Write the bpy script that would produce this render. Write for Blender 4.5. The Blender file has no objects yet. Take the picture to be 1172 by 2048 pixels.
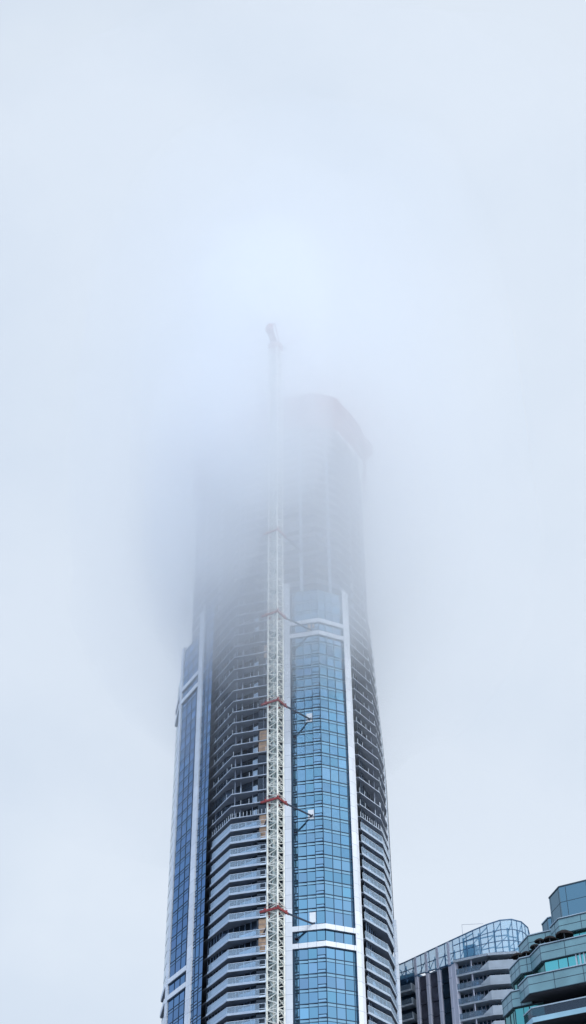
import bpy, bmesh, math, random
from mathutils import Vector, Matrix, noise
random.seed(7)
PI = math.pi
scn = bpy.context.scene
COL = scn.collection

# ------------------------------------------------------------------ materials
def new_mat(name):
    m = bpy.data.materials.new(name); m.use_nodes = True
    return m, m.node_tree.nodes, m.node_tree.links, m.node_tree.nodes['Principled BSDF']

def solid(name, c, rough=.6, metal=0., var=.12, scale=.6, bump=0., streak=False, spec=.4):
    """paint / concrete / metal with blotchy wear"""
    m, N, L, b = new_mat(name)
    b.inputs['Roughness'].default_value = rough
    b.inputs['Metallic'].default_value = metal
    b.inputs['Specular IOR Level'].default_value = spec
    tc = N.new('ShaderNodeTexCoord'); mp = N.new('ShaderNodeMapping')
    mp.inputs['Scale'].default_value = (scale, scale, scale * (.12 if streak else 1))
    nz = N.new('ShaderNodeTexNoise'); nz.inputs['Scale'].default_value = 1.; nz.inputs['Detail'].default_value = 5
    L.new(tc.outputs['Object'], mp.inputs['Vector']); L.new(mp.outputs['Vector'], nz.inputs['Vector'])
    cr = N.new('ShaderNodeValToRGB')
    cr.color_ramp.elements[0].position = .3; cr.color_ramp.elements[1].position = .7
    cr.color_ramp.elements[0].color = (*[x * (1 - var) for x in c], 1)
    cr.color_ramp.elements[1].color = (*[min(1, x * (1 + var)) for x in c], 1)
    L.new(nz.outputs['Fac'], cr.inputs['Fac']); L.new(cr.outputs['Color'], b.inputs['Base Color'])
    if bump:
        bp = N.new('ShaderNodeBump'); bp.inputs['Strength'].default_value = bump; bp.inputs['Distance'].default_value = .05
        n2 = N.new('ShaderNodeTexNoise'); n2.inputs['Scale'].default_value = 4
        L.new(tc.outputs['Object'], n2.inputs['Vector'])
        L.new(n2.outputs['Fac'], bp.inputs['Height']); L.new(bp.outputs['Normal'], b.inputs['Normal'])
    return m

def mirror_glass(name, c, rough=.06, metal=1., wave=.03):
    """reflective coated glass; every pane carries its own slight tint in the 'tint' attribute"""
    m, N, L, b = new_mat(name)
    b.inputs['Roughness'].default_value = rough
    b.inputs['Metallic'].default_value = metal
    at = N.new('ShaderNodeAttribute'); at.attribute_name = 'tint'
    mul = N.new('ShaderNodeMix'); mul.data_type = 'RGBA'; mul.blend_type = 'MULTIPLY'
    mul.inputs['Factor'].default_value = 1
    mul.inputs[6].default_value = (*c, 1)
    L.new(at.outputs['Color'], mul.inputs[7]); L.new(mul.outputs[2], b.inputs['Base Color'])
    tc = N.new('ShaderNodeTexCoord'); nz = N.new('ShaderNodeTexNoise'); nz.inputs['Scale'].default_value = .45
    bp = N.new('ShaderNodeBump'); bp.inputs['Strength'].default_value = wave; bp.inputs['Distance'].default_value = .3
    L.new(tc.outputs['Object'], nz.inputs['Vector']); L.new(nz.outputs['Fac'], bp.inputs['Height'])
    L.new(bp.outputs['Normal'], b.inputs['Normal'])
    return m

def see_glass(name, c, alpha, rough=.08):
    m, N, L, b = new_mat(name)
    b.inputs['Base Color'].default_value = (*c, 1); b.inputs['Roughness'].default_value = rough
    b.inputs['Specular IOR Level'].default_value = .8
    tr = N.new('ShaderNodeBsdfTransparent'); mx = N.new('ShaderNodeMixShader')
    mx.inputs[0].default_value = alpha
    tr.inputs['Color'].default_value = (.8, .9, .97, 1)
    L.new(tr.outputs[0], mx.inputs[1]); L.new(b.outputs[0], mx.inputs[2])
    L.new(mx.outputs[0], N['Material Output'].inputs['Surface'])
    return m

def clad(name, c, pitch, rough=.45):
    '''painted metal cladding with real open joints every storey, streaked by rain'''
    m = solid(name, c, rough, 0, .06, .5, streak=True); N = m.node_tree.nodes; L = m.node_tree.links; b = N['Principled BSDF']
    src = b.inputs['Base Color'].links[0].from_socket
    tc = N.new('ShaderNodeTexCoord'); sp = N.new('ShaderNodeSeparateXYZ'); L.new(tc.outputs['Object'], sp.inputs[0])
    d = N.new('ShaderNodeMath'); d.operation = 'DIVIDE'; d.inputs[1].default_value = pitch; L.new(sp.outputs['Z'], d.inputs[0])
    f = N.new('ShaderNodeMath'); f.operation = 'FRACT'; L.new(d.outputs[0], f.inputs[0])
    l = N.new('ShaderNodeMath'); l.operation = 'LESS_THAN'; l.inputs[1].default_value = .03; L.new(f.outputs[0], l.inputs[0])
    fl = N.new('ShaderNodeMath'); fl.operation = 'FLOOR'; L.new(d.outputs[0], fl.inputs[0])
    wn = N.new('ShaderNodeTexWhiteNoise'); wn.noise_dimensions = '1D'; L.new(fl.outputs[0], wn.inputs['W'])
    mr = N.new('ShaderNodeMapRange'); mr.inputs['To Min'].default_value = .9; mr.inputs['To Max'].default_value = 1.03; L.new(wn.outputs['Value'], mr.inputs['Value'])
    vm = N.new('ShaderNodeVectorMath'); vm.operation = 'SCALE'; L.new(src, vm.inputs[0]); L.new(mr.outputs[0], vm.inputs['Scale'])
    mx = N.new('ShaderNodeMix'); mx.data_type = 'RGBA'; L.new(l.outputs[0], mx.inputs['Factor'])
    L.new(vm.outputs[0], mx.inputs[6]); mx.inputs[7].default_value = (.42, .46, .52, 1)
    L.new(mx.outputs[2], b.inputs['Base Color'])
    return m
M = {}
M['glass']   = mirror_glass('front_curtain_glass', (.12, .24, .345), .07)
M['glass_l'] = mirror_glass('side_glass_bluer_reflection', (.12, .26, .45), .07)  # same glass as the front; its bluer reflection is put into the colour
M['dark_gl'] = mirror_glass('recessed_window_glass', (.035, .055, .085), .1, .6)
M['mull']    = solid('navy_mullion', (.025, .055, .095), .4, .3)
M['mull_l']  = solid('pale_window_frame', (.16, .23, .34), .5)
M['white']   = solid('white_band_cladding', (.74, .77, .81), .45, 0, .05, .5, streak=True)
M['whitec']  = clad('white_column_cladding', (.74, .77, .81), 2.94)
M['joint']   = solid('cladding_joint', (.30, .34, .42), .7)
M['slab']    = solid('balcony_slab_concrete', (.15, .18, .23), .7, 0, .15, .5)
M['slabo']   = solid('raw_slab_concrete', (.17, .205, .265), .85, 0, .22, .4, bump=.2)
M['edge']    = solid('pale_slab_edge', (.42, .48, .56), .8, 0, .2, .5)
M['rawc']    = solid('raw_concrete', (.17, .20, .26), .9, 0, .25, .5, bump=.3)
M['core']    = solid('core_concrete', (.12, .14, .18), .9, 0, .25, .3)
M['fascia']  = solid('pale_balcony_fascia', (.42, .50, .60), .5, 0, .08, .7)
M['rail']    = see_glass('balcony_rail_glass', (.55, .68, .80), .24)
M['railfr']  = see_glass('frosted_rail_glass', (.50, .63, .75), .62)
M['railf']   = solid('rail_frame', (.62, .70, .78), .4, .2)
M['mast']    = solid('cream_mast_steel', (.69, .69, .63), .5, .1, .18, 1.5)
M['mastin']  = solid('grey_ladder_steel', (.36, .43, .42), .6, .2, .3, 1.5)
M['red']     = solid('red_collar_paint', (.24, .035, .035), .5, 0, .3, 2)
M['tie']     = solid('dark_tie_steel', (.035, .05, .08), .5, .4)
M['ply']     = solid('plywood', (.40, .27, .18), .8, 0, .25, 1.2)
M['tarp']    = solid('pale_blue_board', (.50, .64, .78), .6, 0, .15, .8)
M['prop']    = solid('galvanised_prop', (.17, .21, .28), .5, .3)
M['redscr']  = solid('red_formwork_panel', (.24, .115, .13), .7, 0, .3, .8)
M['wpanel']  = solid('white_window_panel', (.72, .76, .80), .5, 0, .03)
M['bwall']   = solid('dark_bay_wall', (.045, .05, .075), .5, .1, .3, .8)
M['bglass']  = mirror_glass('neighbour_dark_glass', (.07, .13, .20), .12, .8)
M['fin']     = solid('lilac_white_fin', (.38, .41, .51), .5, 0, .07, .6, streak=True)
M['bslab']   = solid('neighbour_balcony_concrete', (.28, .335, .40), .6, 0, .1, .5)
M['bdrail']  = see_glass('tinted_rail_glass', (.13, .18, .24), .5)
M['bcrown']  = see_glass('crown_glass', (.15, .36, .55), .5)
M['bframe']  = solid('crown_steel', (.05, .12, .22), .5, .3)
M['tealst']  = solid('teal_grey_panel', (.135, .255, .28), .28, 0, .16, .5, spec=.7)
M['tealbx']  = mirror_glass('penthouse_glass', (.13, .215, .24), .12, .85)
M['tealgl']  = mirror_glass('green_teal_glass', (.10, .31, .27), .09, .9)
M['tealjn']  = solid('teal_joint', (.025, .05, .07), .6)
M['coping']  = solid('pale_coping', (.34, .43, .50), .5)
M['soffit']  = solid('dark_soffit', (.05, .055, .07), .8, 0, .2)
M['soffit2'] = solid('grey_brown_balcony_post', (.22, .18, .18), .8)
M['cdark']   = see_glass('smoked_rail_glass', (.015, .025, .035), .6)
M['lblue']   = solid('pale_blue_slab_edge', (.27, .45, .54), .5)
M['canopy']  = solid('dark_brown_canvas', (.012, .009, .010), .9, 0, .3, 3)
M['ground']  = solid('asphalt_and_paving', (.28, .28, .29), .9, 0, .3, .05)

# ------------------------------------------------------------------ mesh helpers
BS = 1.14          # the balcony tower is laid out in units of 1.14 m (storeys of 3.36 m)
class MB:
    def __init__(s): s.v = []; s.f = []; s.t = []
    def face(s, pts, tint=1.):
        i = len(s.v); s.v += [tuple(p) for p in pts]; s.f.append(list(range(i, i + len(pts)))); s.t.append(tint)
    def hexa(s, b, t, tint=1.):
        """bottom ring b, top ring t (same order, counter-clockwise from above)"""
        n = len(b); i = len(s.v); s.v += [tuple(p) for p in b] + [tuple(p) for p in t]
        s.f.append([i + k for k in range(n)][::-1]); s.t.append(tint)
        s.f.append([i + n + k for k in range(n)]); s.t.append(tint)
        for k in range(n):
            j = (k + 1) % n
            s.f.append([i + k, i + j, i + n + j, i + n + k]); s.t.append(tint)
    def prism(s, poly, z0, z1, tint=1.):
        a = sum(poly[k][0] * poly[(k + 1) % len(poly)][1] - poly[(k + 1) % len(poly)][0] * poly[k][1] for k in range(len(poly)))
        if a < 0: poly = poly[::-1]
        s.hexa([(x, y, z0) for x, y in poly], [(x, y, z1) for x, y in poly], tint)
    def seg(s, p, q, z0, z1, o0, o1, tint=1., a=0., b=1.):
        """box along the plan segment p>q from fraction a to b, from offset o0 to o1 outwards"""
        dx, dy = q[0] - p[0], q[1] - p[1]; l = math.hypot(dx, dy); nx, ny = dy / l, -dx / l
        A = (p[0] + dx * a, p[1] + dy * a); B = (p[0] + dx * b, p[1] + dy * b)
        s.prism([(A[0] + nx * o0, A[1] + ny * o0), (B[0] + nx * o0, B[1] + ny * o0),
                 (B[0] + nx * o1, B[1] + ny * o1), (A[0] + nx * o1, A[1] + ny * o1)], z0, z1, tint)
    def pane(s, p, q, z0, z1, o, tint=1., a=0., b=1., o2=None):
        dx, dy = q[0] - p[0], q[1] - p[1]; l = math.hypot(dx, dy); nx, ny = dy / l, -dx / l; o2 = o if o2 is None else o2
        A = (p[0] + dx * a + nx * o, p[1] + dy * a + ny * o); B = (p[0] + dx * b + nx * o2, p[1] + dy * b + ny * o2)
        s.face([(*A, z0), (*B, z0), (*B, z1), (*A, z1)], tint)
    def bar(s, p, q, w, h=None):
        p = Vector(p); q = Vector(q); d = (q - p).normalized(); h = h or w
        up = Vector((0, 0, 1)) if abs(d.z) < .95 else Vector((1, .6, 0)).normalized()
        a = d.cross(up).normalized() * (w / 2); b = a.cross(d).normalized() * (h / 2)
        r = [-a - b, a - b, a + b, -a + b]
        s.hexa([p + x for x in r], [q + x for x in r])
    def build(s, name, mat, parent=None, warp=False, smooth=False, off=(0, 0, 0)):
        v = s.v
        if warp: v = [wp(p) for p in v]
        if parent is not None and (parent.name == 'apartment_tower' or (parent.parent and parent.parent.name == 'apartment_tower')):
            v = [(p[0] * BS, p[1] * BS, p[2] * BS) for p in v]
        if parent is not None:
            r = parent
            while r.parent: r = r.parent
            off = r.location
        v = [(p[0] - off[0], p[1] - off[1], p[2] - off[2]) for p in v]
        me = bpy.data.meshes.new(name); me.from_pydata(v, [], s.f)
        at = me.color_attributes.new('tint', 'FLOAT_COLOR', 'CORNER')
        for p in me.polygons:
            t = s.t[p.index]; c = t if isinstance(t, tuple) else (t, t, t)
            for li in p.loop_indices: at.data[li].color = (*c, 1)
        bm = bmesh.new(); bm.from_mesh(me); bmesh.ops.recalc_face_normals(bm, faces=bm.faces)
        bm.to_mesh(me); bm.free()
        if smooth:
            for p in me.polygons: p.use_smooth = True
        me.materials.append(mat)
        o = bpy.data.objects.new(name, me); COL.objects.link(o)
        if parent is not None: o.parent = parent
        else: o.location = off
        return o

class Multi:
    '''many pieces of one kind: the first 100 (largest in view) each a part, the rest one stuff part'''
    def __init__(s, name, mat, parent, warp=True): s.n, s.m, s.p, s.w, s.l = name, mat, parent, warp, []
    def new(s): s.l.append(MB()); return s.l[-1]
    def finish(s, lim=100):
        for a in s.l[:lim]: a.build(s.n, s.m, s.p, warp=s.w)
        if len(s.l) > lim:
            r = MB()
            for a in s.l[lim:]:
                i = len(r.v); r.v += a.v; r.f += [[i + k for k in f] for f in a.f]; r.t += a.t
            o = r.build(s.n, s.m, s.p, warp=s.w); o['kind'] = 'stuff'
def smooth01(t): t = max(0, min(1, t)); return t * t * (3 - 2 * t)
def wp(p):
    """the tower draws in a little on its right side towards the top"""
    x, y, z = p
    if x > 5.7: x = 5.7 + (x - 5.7) * (1 - .105 * smooth01((z - 148) / 46))
    return (x, y, z)

def root(name, label, cat, loc, group=None):
    o = bpy.data.objects.new(name, None); COL.objects.link(o); o.location = loc
    o['label'] = label; o['category'] = cat
    if group: o['group'] = group
    return o
def lerp(a, b, t): return tuple(x + (y - x) * t for x, y in zip(a, b))
def offs(p, q, o):
    dx, dy = q[0] - p[0], q[1] - p[1]; l = math.hypot(dx, dy)
    return (dy / l * o, -dx / l * o)

G0 = -1.6                                  # ground level; the camera stands at z = 0
# ------------------------------------------------------------------ ground
g = MB(); n = 24; S = 6000
for i in range(n):
    for j in range(n):
        x0, x1 = -S + 2 * S * i / n, -S + 2 * S * (i + 1) / n; y0, y1 = -S + 2 * S * j / n, -S + 2 * S * (j + 1) / n
        g.face([(x0, y0, G0), (x1, y0, G0), (x1, y1, G0), (x0, y1, G0)])
gr = g.build('ground', M['ground']); gr['kind'] = 'structure'

# ================================================================== THE TOWER
T = root('skyscraper', 'very tall blue glass tower under construction with white columns, its top lost in cloud', 'skyscraper', (-4.5, 302, G0))
# storey levels
FL = [99.3 - 2.94 * k for k in range(5, 0, -1)] + [99.3, 102.2, 105.75, 109.87] + \
     [109.87 + 2.9 * k for k in range(1, 11)] + [142.5] + [142.5 + 2.87 * k for k in range(1, 11)] + [174.6, 177.0 + .6, 180.7 + 0.1, 183.5, 186.35, 189.2]
FL = sorted(FL)
UP = [192.05 + 2.86 * k for k in range(0, 19)]
BOT = FL[0]
R0 = (-1.0, 274.35); RR = (5.72, 272.62); R1 = (12.4, 275.75)          # front bay
LA = (-28.5, 304.4); LB = (-23.8, 295.4)                            # side glass, left piece
LC = (-22.6, 293.15); LD = (-20.15, 288.45)                          # side glass, right piece
FA = (-30.9, 315.5)
BANDS = [(101.64, 102.69), (105.23, 106.29), (176.24, 177.3), (179.73, 180.74)]

def in_band(z):
    return any(a - .3 < z < b + .3 for a, b in BANDS)

def bay(mbp, mbm, p, q, z0, z1, cuts, kinds, wide_line=.16, first=False):
    """one storey of curtain wall on segment p>q: panes in mbp, mullions in mbm"""
    l = math.hypot(q[0] - p[0], q[1] - p[1])
    base = random.uniform(.95, 1.05)
    for k in range(len(cuts) - 1):
        a, b = cuts[k], cuts[k + 1]
        t = base * random.uniform(.90, 1.09)
        kd = kinds[k]
        if random.random() < .03: t *= random.choice((.8, 1.25))      # open vents, drawn blinds
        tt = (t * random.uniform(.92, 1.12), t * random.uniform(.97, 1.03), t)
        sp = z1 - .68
        ot = .088 * (b - a) * l if p is R0 else 0   # panes turned saw-tooth fashion to shift the mast's reflection left
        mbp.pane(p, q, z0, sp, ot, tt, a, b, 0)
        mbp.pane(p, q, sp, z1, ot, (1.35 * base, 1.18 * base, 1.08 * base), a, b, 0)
        w = .055 / l
        ex = .15 if p is R0 else 0
        if k: mbm.seg(p, q, z0, z1, -.03, .09 + ex, 1, a - w, a + w)
        if kd != 'n':
            mbm.seg(p, q, sp - .045, sp + .045, -.03, .06 + ex, 1, a, b)
        if kd == 'v':                      # operable vent at the bottom
            mbm.seg(p, q, z0 + .62, z0 + .74, -.03, .1 + ex, 1, a, b)
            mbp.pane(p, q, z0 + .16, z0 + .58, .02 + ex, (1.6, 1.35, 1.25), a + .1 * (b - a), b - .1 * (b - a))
        if kd == 'n':                      # narrow panel with close rungs
            for zz in (z0 + .6, z1 - .65):
                mbm.seg(p, q, zz - .06, zz + .06, -.03, .12 + ex, 1, a, b)
            mbp.pane(p, q, z0 + .15, z0 + .5, .02 + ex * .6, (1.6, 1.35, 1.25), a + .15 * (b - a), b - .1 * (b - a))
            mbp.pane(p, q, z1 - .55, z1 - .15, .02 + ex * .6, (1.6, 1.35, 1.25), a + .15 * (b - a), b - .1 * (b - a))
    mbm.seg(p, q, z1 - wide_line / 2, z1 + wide_line / 2, -.05, .10 + (.15 if p is R0 else 0))

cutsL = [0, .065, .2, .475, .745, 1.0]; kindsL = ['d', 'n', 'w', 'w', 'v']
cutsR = [0, .285, .56, .84, 1.0]; kindsR = ['w', 'w', 'w', 'w']
zs = FL + []
def side_band(p, q, z0, z1):
    a = MB(); b = MB()
    if p is LA: bay(a, b, p, q, z0, z1, [0, .3, .6, .88, 1], ['w', 'w', 'w', 'n'], .12)
    else: bay(a, b, p, q, z0, z1, [0, .22, .62, 1], ['n', 'v', 'w'], .12)
    w = a.build('side_window_band', M['glass_l'], T, warp=True); b.build('mullion_grid', M['mull'], w, warp=True)
white_spot = {106: None}
for i in range(len(zs) - 1):
    z0, z1 = zs[i], zs[i + 1]
    if z0 < 189.1:
        a = MB(); b = MB()
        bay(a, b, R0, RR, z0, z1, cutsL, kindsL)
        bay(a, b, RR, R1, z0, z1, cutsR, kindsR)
        b.seg(R0, RR, z0 + .1, z1 - .1, -.05, .22, 1, 0, .062)  # dark strip standing in for the reflection at the glass's left edge
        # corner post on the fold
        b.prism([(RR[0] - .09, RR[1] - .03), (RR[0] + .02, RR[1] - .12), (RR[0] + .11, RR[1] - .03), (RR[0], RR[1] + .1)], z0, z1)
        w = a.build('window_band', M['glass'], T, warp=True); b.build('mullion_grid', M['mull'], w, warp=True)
    if z0 < 196:
        side_band(LA, LB, z0, z1); side_band(LC, LD, z0, z1)
# two further storeys of side glass above the front bay's top
for z0, z1 in ((189.2, 192.0), (192.0, 194.9), (194.9, 197.6)):
    side_band(LC, LD, z0, z1)
    if z0 < 190: side_band(LA, LB, z0, z1)

# pale openings (a pane left out for the tie, backed with white board)
for zc in (106.9, 129.75, 153.4):
    a = MB(); a.seg(R0, RR, zc, zc + 2.15, .03, .13, 1, .5, .725)
    for k in (1, 2): pass
    a.build('white_board', M['wpanel'], T, warp=True)
a = MB(); a.seg(R0, RR, 177.6, 179.6, .03, .13, 1, .62, .86)
a.build('white_board', M['ply'], T, warp=True)

# lower facade down to the ground
a = MB(); b = MB()
for p, q, nn in ((R0, RR, 4), (RR, R1, 4), (LA, LB, 4), (LC, LD, 3)):
    z = BOT
    while z > G0 + 1:
        zz = max(G0, z - 2.94)
        for k in range(nn):
            t = random.uniform(.85, 1.1); a.pane(p, q, zz, z, 0, (t, t, t), k / nn, (k + 1) / nn)
        b.seg(p, q, z - .08, z + .08, -.05, .1); z -= 2.94
    for k in range(1, nn): b.seg(p, q, G0, BOT - .2, -.03, .09, 1, k / nn - .01, k / nn + .01)
w = a.build('lower_window_wall', M['glass'], T); b.build('mullion_grid', M['mull'], w)
a = MB()
base_poly = [(-18.2, 288.6), (-14.0, 280.6), (-3.0, 277.4), (5.6, 274.6), (12.6, 277.6), (18.2, 287), (20.3, 296), (21, 308), (14, 321), (-3, 329), (-20, 325), (-28.5, 315.5), (-27.7, 305), (-22.4, 294.9)]
a.prism(base_poly, G0, BOT - 3.2); a.build('lower_shaft', M['dark_gl'], T)

# white columns, with panel joints -----------------------------------------------------------
def column(name, quad, z1, jstep=5.88, lab=None):
    a = MB(); a.prism(quad, G0, z1)
    c = a.build(name, M['whitec'], T, warp=True)
    if lab: c['label'] = lab
    return c
def quad(p, q, o0, o1):
    n0 = offs(p, q, o0); n1 = offs(p, q, o1)
    return [(p[0] + n0[0], p[1] + n0[1]), (q[0] + n0[0], q[1] + n0[1]), (q[0] + n1[0], q[1] + n1[1]), (p[0] + n1[0], p[1] + n1[1])]
column('column', [(-2.72, 275.6), (-2.72, 274.4), (-2.3, 273.9), (-1.0, 273.75)][0:1] + [(-2.62, 274.5), (-2.2, 273.75), (-.98, 273.75), (-.98, 275.6)][0:0] +
       [(-2.72, 274.35), (-2.3, 274.05), (-1.02, 273.75), (-.98, 275.4)], 191.9)
column('column', [(12.35, 274.95), (13.35, 275.65), (14.0, 276.9), (13.0, 278.0), (12.3, 276.6)], 190.5)
column('column', quad((-23.75, 295.3), (-22.62, 293.2), -.7, .4), 197.6)
column('column', quad((-29.15, 305.9), (-28.5, 304.6), -.8, .35), 193.5)
column('column', [(21.35, 299.2), (22.15, 299.0), (22.35, 300.6), (21.5, 300.8)], 117.5)

# white horizontal bands
for z0, z1 in BANDS:
    a = MB(); a.seg(R0, RR, z0, z1, .1, .5, 1, 0, 1.0); a.seg(RR, R1, z0, z1, .1, .5, 1, 0, 1.0)
    n0 = offs(R0, RR, .5); n1 = offs(RR, R1, .5)
    a.prism([(RR[0] + n0[0], RR[1] + n0[1]), (RR[0] + .04, RR[1] - .56), (RR[0] + n1[0], RR[1] + n1[1]), (RR[0], RR[1] - .08)], z0, z1)
    w = a.build('white_band', M['white'], T, warp=True)
    j = MB()
    for f_ in (.2, .475, .745): j.seg(R0, RR, z0 - .004, z1 + .004, .48, .52, 1, f_ - .004, f_ + .004)
    for f_ in (.285, .56, .84): j.seg(RR, R1, z0 - .004, z1 + .004, .48, .52, 1, f_ - .004, f_ + .004)
    j.build('panel_joint', M['joint'], w, warp=True)
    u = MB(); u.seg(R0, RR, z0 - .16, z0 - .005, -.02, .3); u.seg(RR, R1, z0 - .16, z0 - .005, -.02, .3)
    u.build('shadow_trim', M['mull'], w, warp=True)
    a = MB(); a.seg(LA, LB, z0, z1, .1, .45); a.seg(FA, (-29.15, 305.9), z0, z1, .0, .45)
    w = a.build('white_band', M['white'], T, warp=True)
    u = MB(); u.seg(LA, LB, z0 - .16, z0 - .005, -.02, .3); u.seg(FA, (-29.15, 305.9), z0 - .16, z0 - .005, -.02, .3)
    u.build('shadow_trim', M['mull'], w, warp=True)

# far left facade beyond the corner column: pale glass strip with floor lines
a = MB(); b = MB()
ztop = 186
z = 60.
while z < ztop:
    p, q = FA, (-29.1, 306.0)
    for k in range(4):
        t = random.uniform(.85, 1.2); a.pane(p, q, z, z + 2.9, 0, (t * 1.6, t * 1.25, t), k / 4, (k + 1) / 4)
    b.seg(p, q, z - .1, z + .1, -.1, .02, 1, .03, .97); z += 2.9
w = a.build('side_window_wall', M['glass_l'], T); b.build('mullion_grid', M['mull'], w)
# far right glass edge
for p, q in (((20.95, 296.2), (21.5, 299.3)), ((21.75, 300.9), (22.2, 308))):
    a = MB(); b = MB(); z = 60.
    while z < 190:
        for k in range(3):
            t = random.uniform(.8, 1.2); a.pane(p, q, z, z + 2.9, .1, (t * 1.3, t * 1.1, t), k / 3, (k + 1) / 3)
        b.seg(p, q, z - .1, z + .1, 0, .11); z += 2.9
    w = a.build('side_window_wall', M['glass_l'], T, warp=True); b.build('mullion_grid', M['mull'], w, warp=True)

# concrete core inside
a = MB(); a.prism([(-13, 291), (-6, 286.5), (7, 284.5), (12, 292), (12, 308), (-2, 317), (-16, 312), (-19, 301)], BOT - 3, 246)
a.build('core_wall', M['core'], T, warp=True)

# balconies and slabs -------------------------------------------------------------------------
S0 = (-19.05, 288.75); S1 = (-14.3, 279.35); S2 = (-7.75, 277.25); S3 = (-6.45, 276.85)   # left bay outline
Q0 = (14.05, 278.75); Q1 = (19.1, 286.5); Q2 = (21.1, 295.7)                              # right bay outline
I0 = (-19.2, 290.6); I1 = (-15.9, 284.8); I2 = (-8.4, 278.9)                           # recessed wall, left bay
J0 = (14.35, 279.9); J1 = (16.9, 287.6); J2 = (19.6, 297.)
back = [(21, 308), (14, 321), (-3, 329), (-20, 325), (-28.5, 315.3), (-27.9, 305), (-22.2, 294.3)]
slab_poly = [S0, S1, S3, (-4.2, 277.0), (-2.5, 276.4), (-.6, 275.4), (5.6, 273.3), (12.0, 276.6), (12.6, 278.4), (13.9, 279.0), Q0, Q1, Q2] + back
slab_top = [(-18.6, 289.3), (-14.0, 280.0), S3, (-4.2, 277.0), (-2.5, 276.4), (-.6, 275.5), (5.6, 273.3), (12.2, 276.5), Q0, (18.7, 286.9), (20.6, 295.9),
            (20.7, 308), (14, 320), (-3, 328), (-19.5, 324), (-27.6, 315), (-27.0, 305.5), (-22, 295)]
DONE = 130.9
allz = FL + UP
guard = Multi('guard_post', M['railf'], T); shore = Multi('shoring_post', M['prop'], T); boards = Multi('pale_board', M['tarp'], T)
rnd = random.Random(3)
def recess(p, q, z0, z1, pts, mbp, mbf):
    for k in range(len(pts) - 1):
        mbp.pane(p, q, z0, z1, 0, rnd.uniform(.5, 1.5), pts[k], pts[k + 1])
        mbf.seg(p, q, z0, z1, 0, .1, 1, pts[k], pts[k] + .012)
    mbf.seg(p, q, z0 + 2.1, z0 + 2.18, 0, .08)
def postsline(mb, p, q, z0, z1, n_, w=.05, o=-.12):
    for k in range(n_ + 1):
        f_ = k / n_; l = math.hypot(q[0] - p[0], q[1] - p[1]); h = w / 2 / l
        mb.seg(p, q, z0, z1, o - w, o, 1, max(0, f_ - h), min(1, f_ + h))
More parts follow.
